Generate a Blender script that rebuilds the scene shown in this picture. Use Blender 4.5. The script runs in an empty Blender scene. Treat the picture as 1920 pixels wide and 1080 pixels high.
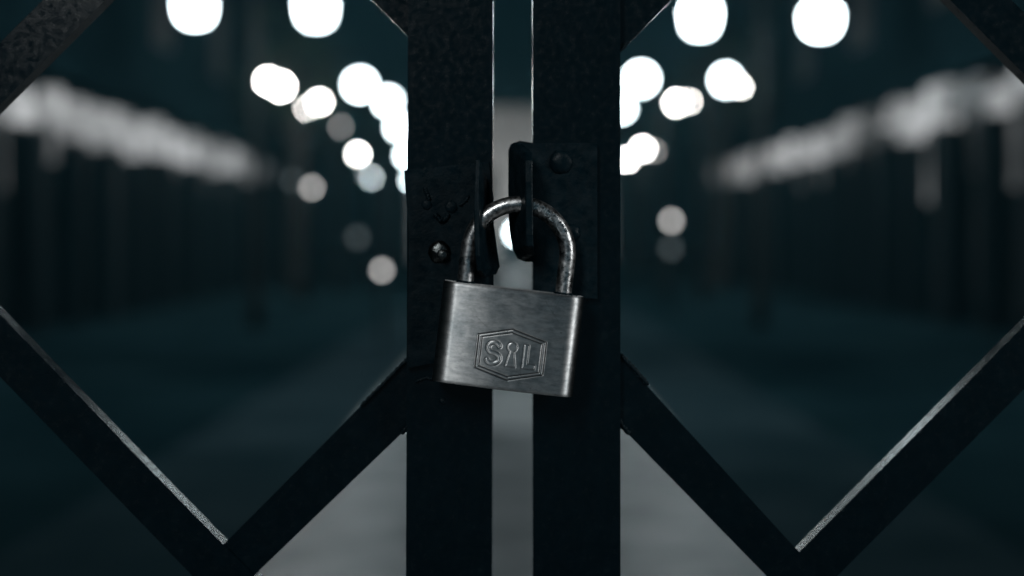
import bpy, bmesh, math, random
import numpy as np
from mathutils import Vector, Matrix

random.seed(7)
R = math.radians
sc = bpy.context.scene
col = sc.collection

# ------------------------------------------------------------------ camera
FP = 2666.67          # focal length in photo pixels (50 mm on 36 mm over 1920)
CX, CY = 960.0, 450.0 # optical axis in photo pixels (vertical lens shift)
CAMY, CAMZ = -0.5, 1.30
cam_d = bpy.data.cameras.new('camera')
cam_d.lens = 50; cam_d.sensor_width = 36
cam_d.shift_y = -(540 - CY) / 1920
cam_d.clip_start = 0.02; cam_d.clip_end = 600
cam_d.dof.use_dof = True
cam_d.dof.focus_distance = 0.479
cam_d.dof.aperture_fstop = 5.2
cam_d.dof.aperture_blades = 0
cam = bpy.data.objects.new('camera', cam_d); col.objects.link(cam)
cam.location = (0, CAMY, CAMZ); cam.rotation_euler = (R(90), 0, 0)
sc.camera = cam

# ------------------------------------------------------------------ world, exposure
sc.view_settings.view_transform = 'Standard'
sc.view_settings.look = 'None'
sc.view_settings.exposure = 0
sc.view_settings.gamma = 1
sc.view_settings.use_curve_mapping = False
sc.cycles.use_denoising = True
sc.cycles.use_adaptive_sampling = False
sc.cycles.max_bounces = 5
sc.cycles.sample_clamp_indirect = 3
sc.cycles.caustics_reflective = False
sc.cycles.caustics_refractive = False

w = bpy.data.worlds.new('World'); sc.world = w; w.use_nodes = True
nt = w.node_tree; nt.nodes.clear()
sky = nt.nodes.new('ShaderNodeTexSky'); sky.sky_type = 'NISHITA'; sky.sun_disc = False
sky.sun_elevation = R(-2.2); sky.sun_rotation = R(180)
bw = nt.nodes.new('ShaderNodeRGBToBW')
tint = nt.nodes.new('ShaderNodeMix'); tint.data_type = 'RGBA'; tint.blend_type = 'MULTIPLY'
tint.inputs[0].default_value = 1
tint.inputs[7].default_value = (0.12, 0.75, 1.0, 1)
bg = nt.nodes.new('ShaderNodeBackground'); bg.inputs[1].default_value = 0.05
wo = nt.nodes.new('ShaderNodeOutputWorld')
nt.links.new(sky.outputs[0], bw.inputs[0]); nt.links.new(bw.outputs[0], tint.inputs[6])
nt.links.new(tint.outputs[2], bg.inputs[0]); nt.links.new(bg.outputs[0], wo.inputs[0])

def area(name, loc, target, size, power, color=(1, 1, 1), size_y=None):
    l = bpy.data.lights.new(name, 'AREA'); l.energy = power; l.color = color; l.size = size
    if size_y: l.shape = 'RECTANGLE'; l.size_y = size_y
    o = bpy.data.objects.new(name, l); col.objects.link(o); o.location = loc
    o.rotation_euler = (Vector(target) - Vector(loc)).to_track_quat('-Z', 'Y').to_euler()
    return o
# added teal fill behind the camera, broad and weak, lifts the blacks
area('teal_fill', (0.3, -3.2, 2.0), (0, 0, 1.25), 5.0, 7.0, (0.45, 0.80, 1.0), 3.4)
# two street lamps behind the photographer, left and right
area('left_lamp_light', (-0.66, -1.75, 2.42), (0, 0, 1.27), 0.34, 24, (.97, 1, 1), .9)
area('right_lamp_light', (1.30, -0.75, 1.68), (0, 0, 1.27), 0.22, 14.5, (.97, 1, 1), 0.9)

# ------------------------------------------------------------------ helpers
def P(px, py, y=0.0):
    """Point that stands at depth y (gate front is y = 0)."""
    k = (y - CAMY) / FP
    return Vector(((px - CX) * k, y, CAMZ + (CY - py) * k))

def tag(o, label=None, cat=None, group=None, kind=None):
    if label: o['label'] = label
    if cat: o['category'] = cat
    if group: o['group'] = group
    if kind: o['kind'] = kind
    return o

def empty(name, loc, label, cat, group=None):
    o = bpy.data.objects.new(name, None); col.objects.link(o); o.location = loc
    o.empty_display_size = 0.05
    return tag(o, label, cat, group)

def link(name, bm, mat, parent=None, smooth=False):
    me = bpy.data.meshes.new(name)
    bmesh.ops.recalc_face_normals(bm, faces=bm.faces)
    if parent is not None:
        bmesh.ops.translate(bm, verts=bm.verts, vec=-parent_world(parent))
    bm.to_mesh(me); bm.free()
    if mat: me.materials.append(mat)
    if smooth:
        for p in me.polygons: p.use_smooth = True
    o = bpy.data.objects.new(name, me); col.objects.link(o)
    if parent is not None: o.parent = parent
    return o

def parent_world(o):
    v = Vector((0, 0, 0))
    while o is not None:
        v += Vector(o.location); o = o.parent
    return v

def prism(bm, pts_front, dy):
    """Solid from a front outline (3D points), pushed back by dy along Y."""
    f = [bm.verts.new(p) for p in pts_front]
    b = [bm.verts.new(Vector(p) + Vector((0, dy, 0))) for p in pts_front]
    n = len(f)
    bm.faces.new(f); bm.faces.new(list(reversed(b)))
    for i in range(n):
        bm.faces.new((f[i], b[i], b[(i + 1) % n], f[(i + 1) % n]))

def bevel(bm, w, seg=2, ang=30):
    es = [e for e in bm.edges if len(e.link_faces) == 2 and e.calc_face_angle(0) > R(ang)]
    bmesh.ops.bevel(bm, geom=es, offset=w, segments=seg, affect='EDGES', profile=0.5)

def box(bm, x0, x1, y0, y1, z0, z1):
    prism(bm, [(x0, y0, z0), (x1, y0, z0), (x1, y0, z1), (x0, y0, z1)], y1 - y0)

def tube(bm, pts, r, n=12, caps=True):
    pts = [Vector(p) for p in pts]
    rs = r if isinstance(r, (list, tuple)) else [r] * len(pts)
    rings = []
    up0 = Vector((0, 1, 0))
    for i, p in enumerate(pts):
        d = (pts[min(i + 1, len(pts) - 1)] - pts[max(i - 1, 0)]).normalized()
        a = up0 if abs(d.dot(up0)) < 0.95 else Vector((1, 0, 0))
        s = d.cross(a).normalized(); t = s.cross(d).normalized()
        rings.append([bm.verts.new(p + (s * math.cos(2 * math.pi * k / n) + t * math.sin(2 * math.pi * k / n)) * rs[i]) for k in range(n)])
    for a, b in zip(rings, rings[1:]):
        for k in range(n):
            bm.faces.new((a[k], a[(k + 1) % n], b[(k + 1) % n], b[k]))
    if caps:
        bm.faces.new(rings[0]); bm.faces.new(list(reversed(rings[-1])))

# ------------------------------------------------------------------ materials
def mat(name, base, rough=0.5, metal=0.0, spec=0.5):
    m = bpy.data.materials.new(name); m.use_nodes = True
    b = m.node_tree.nodes['Principled BSDF']
    b.inputs['Base Color'].default_value = (*base, 1)
    b.inputs['Roughness'].default_value = rough
    b.inputs['Metallic'].default_value = metal
    b.inputs['Specular IOR Level'].default_value = spec
    return m

def N(m, t, **kw):
    n = m.node_tree.nodes.new(t)
    for k, v in kw.items(): setattr(n, k, v)
    return n

def noise(m, scale, detail=4, stretch=(1, 1, 1), rough=0.55, coord='Object'):
    tc = N(m, 'ShaderNodeTexCoord'); mp = N(m, 'ShaderNodeMapping')
    mp.inputs['Scale'].default_value = stretch
    n = N(m, 'ShaderNodeTexNoise'); n.inputs['Scale'].default_value = scale
    n.inputs['Detail'].default_value = detail; n.inputs['Roughness'].default_value = rough
    L = m.node_tree.links
    L.new(tc.outputs[coord], mp.inputs[0]); L.new(mp.outputs[0], n.inputs[0])
    return n

def ramp(m, src, stops):
    r = N(m, 'ShaderNodeValToRGB'); e = r.color_ramp.elements
    while len(e) < len(stops): e.new(0.5)
    for el, (p, c) in zip(e, stops):
        el.position = p; el.color = (*c, 1) if len(c) == 3 else c
    m.node_tree.links.new(src, r.inputs[0])
    return r

def bump(m, src, strength, dist, prev=None):
    b = N(m, 'ShaderNodeBump'); b.inputs['Strength'].default_value = strength
    b.inputs['Distance'].default_value = dist
    m.node_tree.links.new(src, b.inputs['Height'])
    if prev: m.node_tree.links.new(prev.outputs[0], b.inputs['Normal'])
    return b

def paint_mat():
    m = mat('black_gate_paint', (0.01, 0.01, 0.01), 0.42, 0, 0.20)
    L = m.node_tree.links; b = m.node_tree.nodes['Principled BSDF']
    n1 = noise(m, 260, 5); n2 = noise(m, 2200, 3)
    b1 = bump(m, n1.outputs[0], 0.07, 0.0003); b2 = bump(m, n2.outputs[0], 0.5, 0.00010, b1)
    L.new(b2.outputs[0], b.inputs['Normal'])
    rr = ramp(m, noise(m, 420, 4).outputs[0], [(0.35, (.12,) * 3), (0.7, (.30,) * 3)])
    L.new(rr.outputs[0], b.inputs['Roughness'])
    cc = ramp(m, noise(m, 150, 6).outputs[0], [(0.4, (.0002, .0022, .0034)), (0.65, (.0006, .003, .0045)), (0.8, (.003, .006, .0075))])
    L.new(cc.outputs[0], b.inputs['Base Color'])
    return m
PAINT = paint_mat()

def steel_mat():
    m = mat('worn_bracket_steel', (0.07, 0.07, 0.07), 0.4, 0.0, 0.06)
    L = m.node_tree.links; b = m.node_tree.nodes['Principled BSDF']
    n1 = noise(m, 330, 6); n2 = noise(m, 1500, 3)
    b1 = bump(m, n1.outputs[0], 0.3, 0.0007); b2 = bump(m, n2.outputs[0], 0.4, 0.0002, b1)
    L.new(b2.outputs[0], b.inputs['Normal'])
    rr = ramp(m, noise(m, 300, 5).outputs[0], [(0.3, (.22,) * 3), (0.7, (.6,) * 3)])
    L.new(rr.outputs[0], b.inputs['Roughness'])
    cc = ramp(m, noise(m, 190, 6).outputs[0], [(0.42, (.0006, .004, .006)), (0.75, (.004, .009, .012))])
    L.new(cc.outputs[0], b.inputs['Base Color'])
    return m
STEEL = steel_mat()

def lock_mat():
    m = mat('brushed_padlock_metal', (0.6, 0.6, 0.6), 0.36, 1.0)
    L = m.node_tree.links; b = m.node_tree.nodes['Principled BSDF']
    # horizontal brushing: fine along z, long along x
    n1 = noise(m, 1, 4, (160, 160, 3600), 0.6)
    n2 = noise(m, 420, 5)
    b1 = bump(m, n1.outputs[0], 0.35, 0.00006)
    b2 = bump(m, n2.outputs[0], 0.12, 0.00010, b1)
    # small dents and nicks
    v = N(m, 'ShaderNodeTexVoronoi'); tc = N(m, 'ShaderNodeTexCoord'); v.inputs['Scale'].default_value = 230
    L.new(tc.outputs['Object'], v.inputs[0])
    vr = ramp(m, v.outputs['Distance'], [(0.05, (0,) * 3), (0.14, (1,) * 3)])
    sel = noise(m, 90, 3)
    sr = ramp(m, sel.outputs[0], [(0.66, (1,) * 3), (0.69, (0,) * 3)])
    mx = N(m, 'ShaderNodeMath', operation='MAXIMUM')
    L.new(vr.outputs[0], mx.inputs[0]); L.new(sr.outputs[0], mx.inputs[1])
    b3 = bump(m, mx.outputs[0], 0.12, 0.0001, b2)
    L.new(b3.outputs[0], b.inputs['Normal'])
    cc = ramp(m, noise(m, 1, 6, (300, 300, 900), 0.65).outputs[0], [(0.3, (.36, .37, .37)), (0.55, (.55, .55, .55)), (0.75, (.66, .65, .65))])
    mul = N(m, 'ShaderNodeMix', data_type='RGBA', blend_type='MULTIPLY')
    mr = ramp(m, mx.outputs[0], [(0, (.25,) * 3), (1, (1,) * 3)])
    mul.inputs[0].default_value = 1
    L.new(cc.outputs[0], mul.inputs[6]); L.new(mr.outputs[0], mul.inputs[7])
    at = N(m, 'ShaderNodeAttribute'); at.attribute_name = 'wear'
    wr = ramp(m, at.outputs['Fac'], [(0, (.12,) * 3), (0.5, (.74,) * 3), (1, (1,) * 3)])
    mu2 = N(m, 'ShaderNodeMix', data_type='RGBA', blend_type='MULTIPLY'); mu2.inputs[0].default_value = 1
    L.new(mul.outputs[2], mu2.inputs[6]); L.new(wr.outputs[0], mu2.inputs[7])
    sm = ramp(m, noise(m, 75, 6, (1, 1, 1), 0.7).outputs[0], [(0.36, (.62, .66, .68)), (0.56, (1,) * 3)])
    mu3 = N(m, 'ShaderNodeMix', data_type='RGBA', blend_type='MULTIPLY'); mu3.inputs[0].default_value = 1
    L.new(mu2.outputs[2], mu3.inputs[6]); L.new(sm.outputs[0], mu3.inputs[7])
    L.new(mu3.outputs[2], b.inputs['Base Color'])
    rr = ramp(m, noise(m, 160, 6, (1, 1, 2)).outputs[0], [(0.3, (.42,) * 3), (0.7, (.52,) * 3)])
    L.new(rr.outputs[0], b.inputs['Roughness'])
    b.inputs['Anisotropic'].default_value = 0.85
    tg = N(m, 'ShaderNodeTangent'); tg.direction_type = 'UV_MAP'; tg.uv_map = 'brush'
    L.new(tg.outputs[0], b.inputs['Tangent'])
    b.inputs['Anisotropic Rotation'].default_value = 0.25
    return m
LOCK = lock_mat()

def chrome_mat():
    m = mat('scuffed_chrome', (0.6, 0.6, 0.6), 0.2, 1.0)
    L = m.node_tree.links; b = m.node_tree.nodes['Principled BSDF']
    n1 = noise(m, 800, 6); n2 = noise(m, 1500, 3)
    b1 = bump(m, n1.outputs[0], 0.22, 0.0003); b2 = bump(m, n2.outputs[0], 0.25, 0.0001, b1)
    L.new(b2.outputs[0], b.inputs['Normal'])
    rr = ramp(m, noise(m, 320, 5).outputs[0], [(0.35, (.22,) * 3), (0.7, (.48,) * 3)])
    L.new(rr.outputs[0], b.inputs['Roughness'])
    cc = ramp(m, noise(m, 700, 6).outputs[0], [(0.38, (.12,) * 3), (0.60, (.4,) * 3)])
    L.new(cc.outputs[0], b.inputs['Base Color'])
    return m
CHROME = chrome_mat()

def emit_mat(name, color, strength):
    m = mat(name, (0.03, 0.03, 0.03) if strength < 1 else (0.8, 0.8, 0.8), 0.4, 0, .2)
    b = m.node_tree.nodes['Principled BSDF']
    b.inputs['Emission Color'].default_value = (*color, 1)
    b.inputs['Emission Strength'].default_value = strength
    return m

def mottled(name, c0, c1, scale, rough=0.7, coord='Object', stretch=(1, 1, 1)):
    m = mat(name, c0, rough, 0, 0.5 if max(c0) > .1 else 0.0)
    L = m.node_tree.links; b = m.node_tree.nodes['Principled BSDF']
    n = noise(m, scale, 6, stretch, 0.6, coord)
    cc = ramp(m, n.outputs[0], [(0.35, c0), (0.65, c1)])
    L.new(cc.outputs[0], b.inputs['Base Color'])
    bp = bump(m, n.outputs[0], 0.3, 0.01)
    L.new(bp.outputs[0], b.inputs['Normal'])
    return m
ASPHALT = mottled('dark_asphalt', (0.010, 0.034, 0.044), (0.034, 0.085, 0.10), 0.5, 0.85)
PATH_GLOW = mottled('path_glow_tone', (0.035, 0.075, 0.09), (0.08, 0.13, 0.15), 0.9, 0.7)  # mid tone for the glow fading out beside the path
PAVING = mottled('pale_path_concrete', (0.10, 0.115, 0.12), (0.48, 0.485, 0.49), 2.0, 0.42)
LIGHT_POOL = mottled('light_pool_tone', (0.65, 0.65, 0.65), (0.85, 0.84, 0.83), 1.5, 0.35)  # pale colour stands in for light pooled on the path
KERB = mottled('kerb_stone', (0.14, 0.14, 0.14), (0.24, 0.24, 0.24), 5, 0.7)
STUCCO = mottled('dark_stucco', (0.003, 0.012, 0.016), (0.014, 0.036, 0.044), 0.35, 0.9)
PALE = mottled('pale_stone', (0.3, 0.3, 0.3), (0.5, 0.5, 0.5), 0.8, 0.7)
DARKCOL = mat('dark_column_paint', (0.004, 0.015, 0.02), 0.7, 0, .1)
POST = mat('lamp_post_paint', (0.02, 0.02, 0.02), 0.6, 0, .15)
BARK = mottled('bark', (0.05, 0.05, 0.05), (0.12, 0.11, 0.10), 6, 0.9)
LEAF = mottled('night_leaves', (0.035, 0.06, 0.045), (0.09, 0.12, 0.08), 2.5, 0.6)
WARM = (1.0, 0.95, 0.9)
LAMP = emit_mat('lamp_glass_lit', (0.80, 0.95, 1.0), 26)
LAMPSMALL = emit_mat('small_lamp_glass_lit', (1.0, .97, .93), 60)
LAMPDIM = emit_mat('lamp_glass_dim', (1.0, 0.98, 0.96), 5.6)
LAMPFAINT = emit_mat('lamp_glass_faint', (0.8, 0.95, 1.0), 0.32)

# ------------------------------------------------------------------ setting
def slab(name, x0, x1, y0, y1, z, m):
    bm = bmesh.new()
    v = [bm.verts.new(p) for p in ((x0, y0, z), (x1, y0, z), (x1, y1, z), (x0, y1, z))]
    bm.faces.new(v)
    return tag(link(name, bm, m), kind='structure')
slab('ground', -200, 200, -12, 400, 0.0, ASPHALT)
slab('path_glow_margin', -2.1, 2.1, -2, 86.3, 0.004, PATH_GLOW)  # margin strip, the path's outward glow put into its colour
slab('path', -1.1, 1.1, -2, 86, 0.008, PAVING)
slab('painted_light_pool', -1.1, 1.1, 9.2, 12.0, 0.012, LIGHT_POOL)  # pool of light painted as a pale strip of ground
# night mist in the air of the avenue
hz = bpy.data.materials.new('night_mist'); hz.use_nodes = True
hn = hz.node_tree; hn.nodes.clear()
ho = hn.nodes.new('ShaderNodeOutputMaterial'); hv = hn.nodes.new('ShaderNodeVolumePrincipled')
hv.inputs['Color'].default_value = (0.32, 0.82, 1.0, 1); hv.inputs['Density'].default_value = 0.0023
hv.inputs['Anisotropy'].default_value = 0.3
hn.links.new(hv.outputs[0], ho.inputs['Volume'])
bm = bmesh.new(); box(bm, -201, 201, -13, 401, -1.0, 14.0)
tag(link('haze', bm, hz), kind='stuff')

# ------------------------------------------------------------------ arcades both sides
def window_mat(name, s):
    m = emit_mat(name, (0.96, 0.98, 1.0), s)
    L = m.node_tree.links; b = m.node_tree.nodes['Principled BSDF']
    n = noise(m, 1.3, 3, (1, 1, 1), 0.5, 'Object')
    r = ramp(m, n.outputs[0], [(0.32, (s * .15,) * 3), (0.68, (s * 1.35,) * 3)])
    L.new(r.outputs[0], b.inputs['Emission Strength'])
    return m
WIN = [window_mat('lit_transom_bright', 0.46), window_mat('lit_transom', 0.30), window_mat('lit_transom_low', 0.17), window_mat('lit_transom_faint', 0.03)]
SHOP = [window_mat('dim_shop_glass', 0.055), window_mat('dark_shop_glass', 0.012)]

RN = random.Random(12)
def arcade(side, x, bays, label, zt0, zt1):
    """bays: list of (y0, y1, transom level, transom bottom, shop level)"""
    t = empty('arcade_building', (side * x, bays[0][0], 0), label, 'building', 'arcaded buildings along the avenue')
    ya, yb = bays[0][0] - 0.4, bays[-1][1] + 0.4
    xi, xo = side * x, side * (x + 6)
    bm = bmesh.new(); box(bm, min(side*(x+.5), xo), max(side*(x+.5), xo), ya, yb, 0, 11)
    link('wall', bm, STUCCO, t)
    bm = bmesh.new(); box(bm, min(side*(x-.05), side*(x+.497)), max(side*(x-.05), side*(x+.497)), ya, yb, 3.75, 4.0)
    link('canopy', bm, STUCCO, t)
    for k, (y0, y1, lv, zb, sh) in enumerate(bays):
        cw = RN.uniform(.12, .42); zb = min(zb + RN.uniform(-.45, .35), zt0 - .1)
        bm = bmesh.new(); box(bm, min(side*(x+.05), side*(x+.35)), max(side*(x+.05), side*(x+.35)), y0 - cw, y0 + cw, 0, zt0 - .09)
        bevel(bm, .03, 1); link('column', bm, DARKCOL, t)
        if lv is not None:
            bm = bmesh.new(); nn = 5; ww = (y1 - y0) / nn
            for q in range(nn):
                box(bm, min(side*(x+.05), side*(x+.3)), max(side*(x+.05), side*(x+.3)), y0 - .22 + q * ww, y0 - .24 + (q + 1) * ww, zt0 + RN.uniform(-.2, .18), zt1 + RN.uniform(-.2, .2))
            link('lit_transom_window', bm, WIN[lv], t)
            bm = bmesh.new(); box(bm, min(side*(x+.42), side*(x+.495)), max(side*(x+.42), side*(x+.495)), y0 + .1 + RN.uniform(0, .4), y1 - .1 - RN.uniform(0, .4), zb, zt0 + .1)
            link('lit_window', bm, WIN[min(lv + 1, 3)], t)
        if sh is not None:
            bm = bmesh.new(); box(bm, min(side*(x+.43), side*(x+.495)), max(side*(x+.43), side*(x+.495)), y0 + RN.uniform(.4, .9), y1 - RN.uniform(.3, .8), RN.uniform(.1, .9), min(zb, 3.5) - .1)
            link('shop_window', bm, SHOP[sh], t)
    for yy in [ya + 3 + 5.5 * i for i in range(int((yb - ya) / 5.5))]:
        bm = bmesh.new(); box(bm, min(side*(x+.44), side*(x+.497)), max(side*(x+.44), side*(x+.497)), yy, yy + 1.4, 5.2, 7.2)
        link('upper_window', bm, SHOP[1], t)
    return t

lb = []
y = 14.0; pat = [(1, 2.5, 0), (1, 2.4, 1), (0, 2.3, 0), (1, 2.4, 1), (1, 2.6, 0), (0, 2.6, 1), (0, 2.6, 0), (0, 2.5, 1), (1, 2.4, 1), (0, 2.6, 0), (2, 2.6, 1), (3, 2.7, 1), (None, 2.6, 1), (None, 3.0, 1), (None, 3.0, 1)]
for lv, zb, sh in pat:
    L_ = 1.9 if y < 26 else 2.4
    lb.append((y, y + L_, lv, zb, sh)); y += L_
arcade(-1, 6.6, lb, 'dark arcaded building left of the avenue with a lit strip of windows above its columns', 2.98, 3.4)
rb = []
y = 14.0; pat = [(1, 2.2, 0), (2, 2.3, 1), (1, 2.2, 0), (3, 2.5, 1), (0, 2.4, 0), (0, 2.35, 1), (3, 2.3, 0), (1, 2.7, 1), (0, 2.8, 0), (0, 2.7, 1), (0, 2.8, 1), (0, 2.85, 0), (1, 2.8, 1), (1, 2.8, 1), (2, 2.8, 1), (2, 2.9, 1)]
for lv, zb, sh in pat:
    L_ = 1.9 if y < 26 else 2.2
    rb.append((y, y + L_, lv, zb, sh)); y += L_
arcade(1, 6.6, rb, 'dark arcaded building right of the avenue with broken lit strip above its columns', 3.15, 3.6)

# far pavilion closing the avenue
t = empty('pavilion', (0, 88, 0), 'pale floodlit pavilion closing the far end of the avenue', 'building')
bm = bmesh.new(); box(bm, -6.2, 6.2, 88, 96, 0, 9.0); link('wall', bm, PALE, t)
bm = bmesh.new(); box(bm, -6.6, 6.6, 87.6, 96.4, 9.0, 9.5); link('cornice', bm, PALE, t)
bm = bmesh.new(); prism(bm, [(-6.6, 87.8, 9.5), (6.6, 87.8, 9.5), (0, 87.8, 11.6)], 8); link('roof', bm, STUCCO, t)
for xx in (-4.4, -1.5, 1.5, 4.4):
    bm = bmesh.new(); box(bm, xx - .6, xx + .6, 87.9, 87.997, 3.2, 5.6); link('window', bm, SHOP[1], t)
bm = bmesh.new(); box(bm, -.9, .9, 87.9, 87.997, 0, 2.6); link('door', bm, DARKCOL, t)
area('pavilion_floodlight', (0, 80, 0.3), (0, 88, 7.0), 5.0, 650, (1, .98, .95), 0.4)

# ------------------------------------------------------------------ trees
def tree(x, y, h, r, label, seed):
    rnd = random.Random(seed)
    t = empty('tree', (x, y, 0), label, 'tree', 'trees along the avenue')
    bm = bmesh.new()
    tube(bm, [(x, y, 0), (x + .1, y, h * .3), (x, y + .1, h * .55), (x + .05, y, h * .85)], [.2, .15, .12, .04], 8)
    for k in range(5):
        a = rnd.uniform(0, 6.28); z = h * rnd.uniform(.4, .6)
        tube(bm, [(x, y, z), (x + math.cos(a) * r * .7, y + math.sin(a) * r * .7, z + r * .6)], [.07, .02], 6)
    link('trunk', bm, BARK, t)
    bm = bmesh.new()
    clumps = []
    for k in range(26):
        v = Vector((rnd.gauss(0, 1), rnd.gauss(0, 1), rnd.gauss(0, 1))).normalized() * r * rnd.uniform(.4, 1)
        clumps.append((Vector((x, y, h * .7)) + Vector((v.x, v.y, v.z * .8)), r * rnd.uniform(.18, .36)))
    for c, cr in clumps:
        for k in range(120):
            p = c + Vector((rnd.gauss(0, .5), rnd.gauss(0, .5), rnd.gauss(0, .4))) * cr
            a = Vector((rnd.uniform(-1, 1), rnd.uniform(-1, 1), rnd.uniform(-1, 1))).normalized()
            b = a.orthogonal().normalized()
            s = rnd.uniform(.05, .1)
            bm.faces.new([bm.verts.new(p + q) for q in (a * s, b * s * .6, -a * s, -b * s * .6)])
    link('crown', bm, LEAF, t)
tree(-5.6, 36, 8.2, 1.9, 'nearer dim tree left of the avenue behind the outer street lamps', 2)
tree(-5.4, 60, 8.4, 2.3, 'farther dim tree left of the avenue near its far end', 3)
tree(5.6, 38, 8.4, 2.0, 'nearer dim tree right of the avenue behind the outer street lamps', 5)
tree(5.4, 62, 8.0, 2.3, 'farther dim tree right of the avenue near its far end', 6)

# ------------------------------------------------------------------ street lamps
def lantern(bm_glass, bm_cap, c, wd, ht):
    """tapered glass lantern, wider at the top, with a flat cap"""
    n = 8; rings = []
    for zz, rr in ((-ht/2, .27), (-ht*.32, .43), (ht*.25, .5), (ht/2, .34)):
        rings.append([bm_glass.verts.new(c + Vector((math.cos(2*math.pi*(k+.5)/n) * rr * wd, math.sin(2*math.pi*(k+.5)/n) * rr * wd, zz))) for k in range(n)])
    for a, b in zip(rings, rings[1:]):
        for k in range(n): bm_glass.faces.new((a[k], a[(k+1) % n], b[(k+1) % n], b[k]))
    bm_glass.faces.new(rings[0]); bm_glass.faces.new(list(reversed(rings[-1])))
    tube(bm_cap, [c + Vector((0, 0, ht/2 + .004)), c + Vector((0, 0, ht/2 + .05))], [wd*.5, wd*.12], 10)

def globe(bm_glass, bm_cap, c, wd, ht):
    bmesh.ops.create_uvsphere(bm_glass, u_segments=20, v_segments=12, radius=.5)
    for v in bm_glass.verts: v.co = c + Vector((v.co.x * wd, v.co.y * wd, v.co.z * ht))
    tube(bm_cap, [c + Vector((0, 0, ht*.46)), c + Vector((0, 0, ht*.5 + .05))], [wd*.22, wd*.08], 10)

def street_lamp(y, heads, label, light=0, xm=None):
    """heads: list of (px, py, width m, height m, glass)"""
    pts = [P(h[0], h[1], y) for h in heads]
    if xm is None: xm = sum(p.x for p in pts) / len(pts)
    zt = max(p.z + h[3] / 2 for p, h in zip(pts, heads)) + .32
    t = empty('street_lamp', (xm, y, 0), label, 'street lamp', 'street lamps lining the avenue')
    bm = bmesh.new()
    tube(bm, [(xm, y, 0), (xm, y, .5), (xm, y, .55), (xm, y, zt)], [.11, .1, .055, .04], 12)
    link('post', bm, POST, t, True)
    bm = bmesh.new()
    for p, h in zip(pts, heads):
        tube(bm, [(xm, y, zt - .35), (xm + (p.x - xm) * .5, y, zt + .02), (p.x, y, zt), (p.x, y, p.z + h[3]/2 + .04)], .022, 8)
    link('arm', bm, POST, t, True)
    for p, h in zip(pts, heads):
        g = bmesh.new(); c = bmesh.new(); (lantern if h[2] > .455 else globe)(g, c, p, h[2], h[3])
        lo = link('lamp_glass', g, LAMPSMALL if h[2] < .3 and h[4] is LAMP else h[4], t); link('lamp_cap', c, POST, t)
        if light:
            l = bpy.data.lights.new('lamp_light', 'SPOT'); l.energy = light; l.color = WARM
            l.shadow_soft_size = .08; l.spot_size = R(150); l.spot_blend = .5
            o = bpy.data.objects.new('lamp_light', l); col.objects.link(o); o.parent = t
            o.location = (p.x - xm, 0, p.z - h[3]/2 - .09)
    return t
G, D_, F_ = LAMP, LAMPDIM, LAMPFAINT
# left row
street_lamp(10.4, [(-330, -235, .47, .36, G), (680, -200, .47, .40, G)], 'added unseen street lamp left of the path closest to the gate, heads above the view', xm=-4.7)  # out of view, added to light the near path and bars
street_lamp(10.4, [(1300, -130, .46, .22, G), (2250, -235, .47, .40, G)], 'added unseen street lamp right of the path closest to the gate, heads above the view', xm=4.7)  # unseen counterpart, added for the same path light and bar glints
street_lamp(19.8, [(365, 17, .47, .36, G), (592, 18, .47, .40, G)], 'nearest street lamp on the left of the avenue with two glowing heads')
street_lamp(29.0, [(503, 152, .22, .22, G), (526, 162, .26, .26, G), (675, 159, .44, .42, G)], 'second nearest street lamp on the left, head next to the bean shaped glow')
street_lamp(33.5, [(573, 203, .10, .10, G), (599, 191, .20, .18, G), (727, 190, .38, .40, G)], 'third street lamp on the left of the avenue')
street_lamp(40.6, [(637, 238, .16, .16, D_), (747, 238, .36, .42, G)], 'fourth street lamp on the left, its outer head dimmer and grey')
street_lamp(53.0, [(671, 289, .22, .22, G), (762, 292, .34, .4, G)], 'fifth street lamp on the left of the avenue')
street_lamp(71.0, [(694, 332, .34, .32, G), (772, 338, .38, .3, G)], 'farthest street lamp on the left of the avenue')
# right row
street_lamp(20.6, [(1313, 33, .47, .44, G), (1539, 38, .50, .40, G)], 'nearest street lamp on the right of the avenue with two glowing heads')
street_lamp(28.6, [(1202, 148, .44, .44, G), (1361, 150, .38, .40, G), (1389, 163, .09, .09, G)], 'second nearest street lamp on the right of the avenue')
street_lamp(33.8, [(1165, 203, .36, .36, G), (1268, 193, .20, .22, G), (1293, 190, .09, .09, G)], 'third street lamp on the right of the avenue')
street_lamp(51.0, [(1176, 299, .22, .22, G), (1205, 279, .28, .26, G), (1226, 283, .16, .16, D_)], 'farthest street lamp on the right of the avenue')

def path_light(px, py, y, w_, label, glass):
    p = P(px, py, y)
    t = empty('path_light', (p.x, y, 0), label, 'path light', 'small path lights beside the avenue')
    bm = bmesh.new(); tube(bm, [(p.x, y, 0), (p.x, y, p.z - w_/2)], [.035, .03], 10); link('post', bm, POST, t, True)
    bm = bmesh.new(); bmesh.ops.create_uvsphere(bm, u_segments=16, v_segments=10, radius=w_/2)
    bmesh.ops.translate(bm, verts=bm.verts, vec=p); link('lamp_globe', bm, glass, t, True)
path_light(716, 507, 17, .075, 'short path light glowing grey left of the path, lowest on the left', D_)
path_light(585, 352, 30, .13, 'path light glowing grey far left below the street lamps', D_)
path_light(548, 338, 31, .16, 'barely glowing path light beside the far left grey one', F_)
path_light(670, 445, 32, .2, 'faint blurred path light left of the gate post at eye height', F_)
path_light(1259, 414, 26, .12, 'path light glowing grey right of the gate post', D_)
path_light(1258, 466, 24, .15, 'faint globe added as a reflection below the grey path light right of the gate post', F_)  # glowing stand-in for the reflection under the light above
path_light(970, 437, 60, .5, 'bright distant path light seen through the gap beside the right lug', G)

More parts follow.
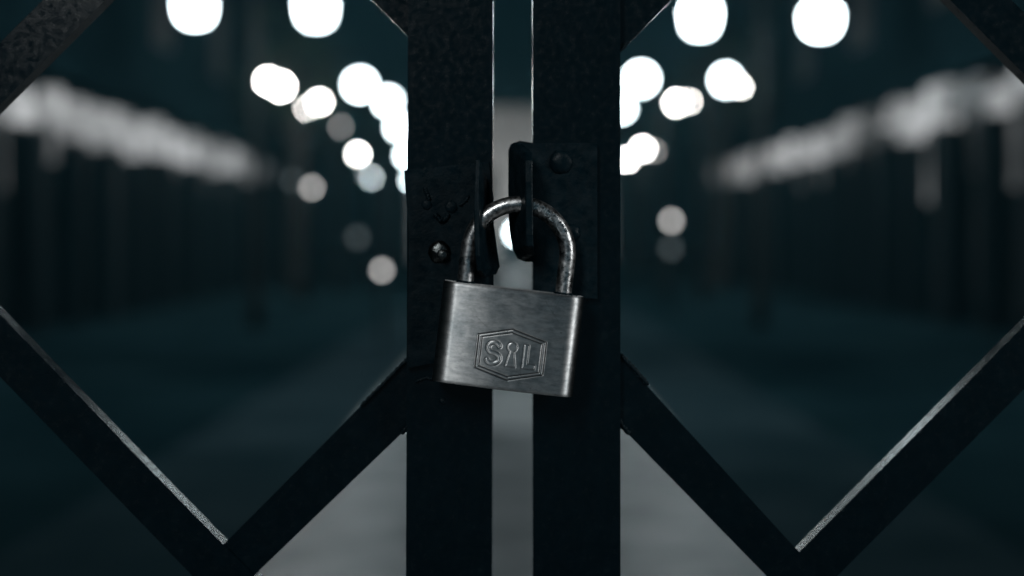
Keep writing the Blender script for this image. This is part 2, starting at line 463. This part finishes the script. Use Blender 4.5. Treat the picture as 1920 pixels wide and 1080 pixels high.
# ------------------------------------------------------------------ gate leaves
def quad_bar(quad, parent, y0=0.004, dy=0.008):
    bm = bmesh.new()
    pts = [P(a, b, y0) for a, b in quad]
    prism(bm, pts, dy)
    bevel(bm, 0.0006, 2)
    return link('diagonal_bar', bm, PAINT, parent)

def stile(x0, x1, parent, top=-620, bot=1700, lean=0):
    bm = bmesh.new()
    pts = [P(x0 + lean, bot), P(x1 + lean * .5, bot), P(x1, top), P(x0, top)]
    prism(bm, pts, 0.024)
    bevel(bm, 0.0012, 3)
    return link('stile', bm, PAINT, parent)

def cap_nut(px, py, y, r, parent, name='rivet', sq=.5, seed=0):
    bm = bmesh.new()
    bmesh.ops.create_uvsphere(bm, u_segments=28, v_segments=16, radius=r)
    rnd = random.Random(seed)
    ph = [rnd.uniform(0, 6.28) for _ in range(6)]
    for v in bm.verts:
        d = v.co.normalized()
        f = 1 + .05 * math.sin(5 * d.x + ph[0]) * math.sin(6 * d.z + ph[1]) + .015 * math.sin(13 * d.x + ph[2] + 9 * d.z)
        v.co = Vector((v.co.x * f, v.co.y * sq * f, v.co.z * f)) + P(px, py, y)
    return link(name, bm, BOLT if name == 'bolt_head' else STEEL, parent, True)

def weld(pts, parent, r=.0011, seed=0):
    rnd = random.Random(seed)
    bm = bmesh.new()
    P3 = [P(*p) for p in pts]
    out = []; rs = []
    n = 26
    for i in range(n + 1):
        u = i / n * (len(P3) - 1); k = min(int(u), len(P3) - 2)
        q = P3[k].lerp(P3[k + 1], u - k)
        out.append(q + Vector((rnd.uniform(-1, 1), rnd.uniform(-1, 1), rnd.uniform(-1, 1))) * r * .18)
        rs.append(r * (1 + .28 * math.sin(i * 2.4) + rnd.uniform(-.12, .12)) * (0.5 if i in (0, n) else 1))
    tube(bm, out, rs, 10)
    return link('weld_bead', bm, STEEL, parent, True)

BOLT = mat('worn_bolt_steel', (0.06, 0.065, 0.065), 0.26, 1.0)
_b = bump(BOLT, noise(BOLT, 700, 5).outputs[0], 0.5, 0.0006)
BOLT.node_tree.links.new(_b.outputs[0], BOLT.node_tree.nodes['Principled BSDF'].inputs['Normal'])

def strip(verts2, parent, name, th, m=None, bev=.0005):
    """Folded plate: verts2 = list of (back px,py,y, front px,py,y) pairs; thickness th in X."""
    bm = bmesh.new()
    A = []
    for (bx, by, byy, fx, fy, fyy) in verts2:
        b = P(bx, by, byy); f = P(fx, fy, fyy)
        A.append([bm.verts.new(v) for v in (b, f, f + Vector((th, 0, 0)), b + Vector((th, 0, 0)))])
    for a, b in zip(A, A[1:]):
        for k in range(4): bm.faces.new((a[k], a[(k+1) % 4], b[(k+1) % 4], b[k]))
    bm.faces.new(A[0]); bm.faces.new(list(reversed(A[-1])))
    bmesh.ops.recalc_face_normals(bm, faces=bm.faces)
    bevel(bm, bev, 2, 35)
    return link(name, bm, m or STEEL, parent)

def plate(pts, y, dy, parent, name='hasp_plate'):
    bm = bmesh.new(); prism(bm, [P(a, b, y) for a, b in pts], dy); bevel(bm, .0005, 2)
    return link(name, bm, STEEL, parent)

GL = empty('gate_leaf', P(843, 1080), 'left leaf of the black gate with diamond bars and worn hasp plate', 'gate', 'two leaves of the locked gate')
stile(767, 925, GL, lean=-8)
quad_bar([(-420, 155), (-420, 272), (330, 1048), (760, 1493), (760, 1368), (330, 931)], GL)
quad_bar([(790, 648), (428, 1012), (200, 1240), (200, 1358), (490, 1066), (790, 777)], GL, y0=0.0052)
quad_bar([(-300, 380), (-300, 497), (700, -503), (583, -503)], GL, y0=0.0052)
quad_bar([(560, -140), (790, 92), (790, -35), (560, -265)], GL)
plate([(758, 319), (916, 303), (926, 372), (925, 660), (764, 690), (767, 440)], -0.003, .0028, GL)
strip([(921, 352, 0, 900, 298, -.014), (922, 400, 0, 898, 360, -.018), (928, 430, 0, 898, 430, -.019), (933, 470, 0, 900, 480, -.019), (938, 500, 0, 903, 508, -.017), (931, 515, 0, 910, 520, -.010)], GL, 'lug', -.0018)
cap_nut(824, 472, -.003, .0040, GL, 'bolt_head', .62, 3)
cap_nut(830, 478, -.0052, .0020, GL, 'bolt_head', .5, 8)
weld([(796, 352, -.003), (800, 364, -.003), (806, 376, -.003)], GL, .0007, 2)
weld([(816, 400, -.003), (826, 413, -.0034), (834, 412, -.0034), (842, 402, -.003)], GL, .0009, 12)
cap_nut(846, 388, -.003, .0022, GL, 'weld_bead', .4, 31)
cap_nut(800, 384, -.003, .0018, GL, 'weld_bead', .4, 32)
weld([(862, 386, -.003), (872, 378, -.003), (880, 366, -.003)], GL, .0006, 4)
weld([(778, 716, 0), (800, 708, 0), (815, 712, 0)], GL, .0006, 5)
weld([(768, 772, .004), (764, 800, .003), (752, 812, .004)], GL, .0009, 15)
weld([(776, 640, .0), (770, 664, .002), (763, 680, .004)], GL, .0009, 16)
weld([(765, 672, .004), (722, 716, .004), (676, 762, .004)], GL, .0006, 6)
cap_nut(830, 752, 0, .0012, GL, 'weld_bead', .5, 11)

GR = empty('gate_leaf', P(1080, 1080), 'right leaf of the black steel gate with diamond bars and a smooth rounded lug', 'gate', 'two leaves of the locked gate')
stile(999, 1163, GR, lean=1)
quad_bar([(1130, 633), (1500, 1037), (1700, 1256), (1700, 1362), (1437, 1080), (1130, 765)], GR)
quad_bar([(2300, 228), (1480, 1054), (1250, 1284), (1250, 1404), (1560, 1090), (2300, 350)], GR, y0=0.0052)
quad_bar([(1500, -281), (1500, -397), (2300, 403), (2300, 519)], GR)
quad_bar([(1130, 130), (1330, -72), (1330, -200), (1130, 2)], GR, y0=0.0052)
plate([(972, 268), (1120, 268), (1120, 560), (1000, 556), (1000, 492), (972, 480)], -0.003, .0028, GR)
strip([(963, 266, 0, 984, 285, -.013), (955, 274, 0, 985, 300, -.018), (953, 300, 0, 985, 340, -.019), (953, 400, 0, 986, 410, -.019), (957, 440, 0, 986, 440, -.019), (962, 470, 0, 987, 462, -.018), (974, 488, 0, 990, 478, -.012)], GR, 'lug', .0026)
plate([(953, 282), (958, 270), (975, 264), (1001, 268), (1001, 491), (985, 491), (970, 485), (962, 468), (957, 440), (953, 400)], .0005, .003, GR, 'lug_web')
cap_nut(1052, 304, -.003, .0042, GR, 'rivet', .45, 21)
cap_nut(1072, 436, -.003, .0030, GR, 'rivet', .6, 22)
weld([(1158, 660, .004), (1190, 692, .004), (1216, 722, .004)], GR, .0008, 9)
weld([(1150, 100, .004), (1164, 95, .004), (1180, 78, .004)], GR, .0006, 10)
weld([(1156, 780, .003), (1166, 796, .004), (1180, 814, .004)], GR, .0009, 17)

# ------------------------------------------------------------------ padlock
ANG = R(6.8)
YL = -0.0115                       # depth of the lock's middle plane
MX, MY = 952.5, 634.0              # middle of the body in the photo
LC = P(MX, MY, YL)
TH = 0.0088                        # half thickness
kf = (YL - TH - CAMY) / FP         # metres per photo pixel on its front
BW, BH = 268 * kf, 191 * kf
lockE = empty('padlock', LC, 'scuffed brushed metal padlock with embossed emblem, hanging tilted on the gate', 'padlock')

def seg_d(X, Y, a, b):
    ax, ay = a; bx, by = b
    dx, dy = bx - ax, by - ay
    tt = np.clip(((X - ax) * dx + (Y - ay) * dy) / (dx * dx + dy * dy), 0, 1)
    return np.hypot(X - ax - tt * dx, Y - ay - tt * dy)
def poly_d(X, Y, pts, closed=True):
    d = np.full(X.shape, 1e9)
    rng = range(len(pts)) if closed else range(len(pts) - 1)
    for i in rng: d = np.minimum(d, seg_d(X, Y, pts[i], pts[(i + 1) % len(pts)]))
    return d
def stroke(d, w_, soft):
    return np.clip((w_ + soft - d) / (2 * soft), 0, 1)
def ss(v): v = np.clip(v, 0, 1); return v * v * (3 - 2 * v)

nx, nz = 460, 330
xs = np.linspace(-BW/2, BW/2, nx); zs = np.linspace(-BH/2, BH/2, nz)
X, Z = np.meshgrid(xs, zs)
# emblem local coordinates, in photo pixels from the emblem centre, lock frame (x right, z up)
EX = (X / kf) - 8; EZ = (Z / kf) + 27.3
# hexagon: pointed top and bottom, straight sides
def hexa(w_, h_, sh): return [(-w_, sh), (0, h_), (w_, sh), (w_, -sh), (0, -h_), (-w_, -sh)]
H = np.zeros_like(X)
d1 = poly_d(EX, EZ, hexa(64, 48, 31)); d2 = poly_d(EX, EZ, hexa(57, 41.5, 27))
H -= 0.00022 * ss(stroke(d1, 1.2, 1.3)); H -= 0.00020 * ss(stroke(d2, 1.0, 1.3))
# S made of two arcs
def arc(cx, cy, r, a0, a1, n=14, ry=None):
    ry = ry or r
    return [(cx + r * math.cos(R(a0 + (a1 - a0) * i / n)), cy + ry * math.sin(R(a0 + (a1 - a0) * i / n))) for i in range(n + 1)]
S = arc(-32, 9.7, 11, 25, 262, 14, 9.7)[:-1] + arc(-32, -10, 12, 82, -155, 16, 10)
dS = poly_d(EX, EZ, S, False)
# keyhole: ring and flared foot
kx, kz = 1.8, 0.5
foot = [(kx - 2.2, kz + 8), (kx - 8.5, kz - 22), (kx + 8.5, kz - 22), (kx + 2.2, kz + 8)]
dK = np.minimum(np.abs(np.hypot(EX - kx, EZ - kz - 13) - 8.0), poly_d(EX, EZ, foot, False))
# L as an outline of a thick letter
Lp = [(25, 21), (32, 21), (32, -15), (47, -15), (47, -22), (25, -22)]
dL = poly_d(EX, EZ, Lp)
inL = ((EX > 25) & (EX < 32) & (EZ > -22) & (EZ < 21)) | ((EX > 25) & (EX < 47) & (EZ > -22) & (EZ < -15))
inK = (np.hypot(EX - kx, EZ - kz - 13) < 8)
sdL = np.where(inL, -dL, dL)
inF = (np.abs(EX - kx) < (2.2 + (kz + 8 - EZ) / 30 * 6.3)) & (EZ < kz + 8) & (EZ > kz - 22)
inK = (np.hypot(EX - kx, EZ - kz - 12) < 9)
dF = poly_d(EX, EZ, foot)
sdK = np.minimum(np.hypot(EX - kx, EZ - kz - 14) - 8.0, np.where(inF, -dF, dF))
H += 0.00020 * ss(stroke(dS, 2.6, 1.6)) - 0.00008 * ss(stroke(dS, 5.2, 1.6))
H += 0.00015 * ss(stroke(sdK, 0.0, 1.5)) - 0.00007 * ss(stroke(sdK, 2.6, 1.4))
H += 0.00015 * ss(stroke(sdL, 0.0, 1.5)) - 0.00007 * ss(stroke(sdL, 2.6, 1.4))
# rounded vertical flanks, slightly convex face, narrow top/bottom rounding
ax_ = np.abs(X) / (BW / 2)
rx = 0.0052
dxe = np.clip((BW / 2 - np.abs(X)) / rx, 0, 1)
dze = np.clip((BH / 2 - np.abs(Z)) / 0.0013, 0, 1)
edge = np.sqrt(np.clip(1 - (1 - dxe) ** 2, 0, 1)) * 0.0034 - 0.0034
edge += (np.sqrt(np.clip(1 - (1 - dze) ** 2, 0, 1)) - 1) * 0.0011
conv = -0.0018 * ax_ ** 2.3
rs_ = np.random.RandomState(3)
# tiny dents
dent = np.zeros_like(X)
for k in range(26):
    side_ = rs_.choice([0, 1, 2], p=[.3, .4, .3])
    if side_ == 0: cx_, cz_ = rs_.uniform(-BW/2, BW/2), rs_.uniform(-BH/2, -BH/2 + .004)
    elif side_ == 1: cx_, cz_ = rs_.uniform(BW/2 - .006, BW/2), rs_.uniform(-BH/2, BH/2)
    else: cx_, cz_ = rs_.uniform(-BW/2, -BW/2 + .006), rs_.uniform(-BH/2, BH/2)
    rr_ = rs_.uniform(.00010, .00026)
    dent -= 0.00002 * np.exp(-(((X - cx_) / rr_) ** 2 + ((Z - cz_) / (rr_ * rs_.uniform(.6, 2))) ** 2))
F = TH + edge + conv + H + dent
WEAR = 0.5 + 0.5 * np.clip(H / 0.00022, 0, 1) - 0.42 * np.clip(-H / 0.00014, 0, 1)
for k in range(22):
    sx, sz = rs_.uniform(-BW/2, BW/2), rs_.uniform(-BH/2, BH/2); sa = rs_.uniform(0, 6.28); sl = rs_.uniform(.002, .011)
    dd = seg_d(X, Z, (sx, sz), (sx + math.cos(sa) * sl, sz + math.sin(sa) * sl))
    WEAR += rs_.uniform(-.22, .18) * np.exp(-(dd / .00009) ** 2)
for k in range(46):
    cx_ = rs_.choice([-1, 1]) * BW/2 * (1 - rs_.exponential(.10)); cz_ = rs_.uniform(-BH/2, BH/2)
    if rs_.rand() < .4: cx_ = rs_.uniform(-BW/2, BW/2); cz_ = -BH/2 + rs_.exponential(.002)
    r1_, r2_ = rs_.uniform(.00008, .00022), rs_.uniform(.00006, .00016)
    q_ = rs_.uniform(-.8, .8)
    WEAR -= rs_.uniform(.15, .45) * np.exp(-(((X - cx_ + q_ * (Z - cz_)) / r1_) ** 2 + ((Z - cz_) / r2_) ** 2))
WEAR = WEAR - 0.16 * np.clip(1 - dxe * 2.2, 0, 1) * rs_.uniform(.3, 1, X.shape) - 0.2 * np.clip(1 - dze * .8, 0, 1) * rs_.uniform(0, 1, X.shape)
ca, sa = math.cos(-ANG), math.sin(-ANG)
def lockpt(x, yy, z):
    return (x * ca - z * sa, yy, x * sa + z * ca)
verts = []; faces = []
for j in range(nz):
    for i in range(nx):
        verts.append((X[j, i], -F[j, i], Z[j, i]))
for j in range(nz - 1):
    for i in range(nx - 1):
        a = j * nx + i
        faces.append((a, a + 1, a + nx + 1, a + nx))
# sides and a plain back built from the boundary loop
loop = [i for i in range(nx)] + [j * nx + nx - 1 for j in range(1, nz)] + [(nz - 1) * nx + i for i in range(nx - 2, -1, -1)] + [j * nx for j in range(nz - 2, 0, -1)]
def ring(yfun, shrink):
    st = len(verts)
    for q in loop:
        j, i = divmod(q, nx)
        x, z = X[j, i], Z[j, i]
        x = max(-BW/2 + shrink, min(BW/2 - shrink, x)); z = max(-BH/2 + shrink, min(BH/2 - shrink, z))
        verts.append((x, yfun, z))
    return list(range(st, st + len(loop)))
r1 = ring(TH - .002, 0.0); r2 = ring(TH, .002)
for A, B in ((loop, r1), (r1, r2)):
    n_ = len(A)
    for k in range(n_): faces.append((A[k], B[k], B[(k + 1) % n_], A[(k + 1) % n_]))
faces.append(tuple(r2))
me = bpy.data.meshes.new('body'); me.from_pydata(verts, [], faces); me.update()
for p in me.polygons: p.use_smooth = True
me.polygons[len(me.polygons) - 1].use_smooth = False
me.materials.append(LOCK)
wa = me.attributes.new('wear', 'FLOAT', 'POINT')
wv = np.full(len(me.vertices), 0.5, dtype=np.float32); wv[:nx * nz] = WEAR.ravel(); wa.data.foreach_set('value', wv)
uv = me.uv_layers.new(name='brush')
co_ = np.empty(len(me.vertices) * 3); me.vertices.foreach_get('co', co_); co_ = co_.reshape(-1, 3)
li_ = np.empty(len(me.loops), dtype=np.int64); me.loops.foreach_get('vertex_index', li_)
uv.data.foreach_set('uv', (co_[li_][:, [0, 2]] * 20).astype(np.float32).ravel())
body = bpy.data.objects.new('body', me); col.objects.link(body); body.parent = lockE; body.rotation_euler = (0, ANG, 0)
bmx = bmesh.new(); bmx.from_mesh(me); bmesh.ops.recalc_face_normals(bmx, faces=bmx.faces); bmx.to_mesh(me); bmx.free()

# shackle: legs and arch in the lock's own frame
ks = (YL - CAMY) / FP
lx0 = -92.5 * ks; lx1 = 92.5 * ks; off = 0.5 * ks
topz = BH/2; straight = topz + 66 * ks
def sp(x, z, y=0.0): return Vector(lockpt(x + off, y, z)) + LC
path = [sp(lx0, topz - .004)] + [sp(lx0, topz + (straight - topz) * i / 6) for i in range(7)]
AR = (lx1 - lx0) / 2
for i in range(1, 36): 
    a = math.pi - math.pi * i / 36
    path.append(sp(AR * math.cos(a), straight + AR * math.sin(a)))
path += [sp(lx1, straight - (straight - topz) * i / 6) for i in range(7)] + [sp(lx1, topz - .004)]
bm = bmesh.new(); RS = 15.6 * ks
tube(bm, path, RS, 28)
shackle = link('shackle', bm, CHROME, lockE, True)

# raised lettering along the arch
txt = 'HARDENED'
mb = bmesh.new()
a0, a1 = R(82), R(32)
for i, ch in enumerate(txt):
    cu = bpy.data.curves.new('letter', 'FONT'); cu.body = ch; cu.size = 0.0037; cu.extrude = 0.0004
    cu.align_x = 'CENTER'; cu.align_y = 'CENTER'; cu.resolution_u = 3; cu.offset = 0.00003
    to = bpy.data.objects.new('letter', cu); col.objects.link(to)
    dg = bpy.context.evaluated_depsgraph_get(); dg.update()
    m2 = bpy.data.meshes.new_from_object(to.evaluated_get(dg))
    a = a0 + (a1 - a0) * i / (len(txt) - 1)
    pos = sp(AR * math.cos(a), straight + AR * math.sin(a), -RS)
    rotz = a - math.pi / 2 - ANG
    M = Matrix.Translation(pos) @ Matrix.Rotation(-rotz, 4, 'Y') @ Matrix.Rotation(R(90), 4, 'X')
    m2.transform(M); mb.from_mesh(m2)
    bpy.data.objects.remove(to); bpy.data.curves.remove(cu); bpy.data.meshes.remove(m2)
me = bpy.data.meshes.new('raised_lettering')
bmesh.ops.translate(mb, verts=mb.verts, vec=-LC)
mb.to_mesh(me); mb.free(); me.materials.append(CHROME)
lo = bpy.data.objects.new('raised_lettering', me); col.objects.link(lo); lo.parent = shackle

# collar holes where the shackle enters
for x in (lx0, lx1):
    bm = bmesh.new(); tube(bm, [sp(x, topz - .0006), sp(x, topz + .0007)], RS * 1.12, 24)
    link('collar', bm, STEEL, lockE, True)
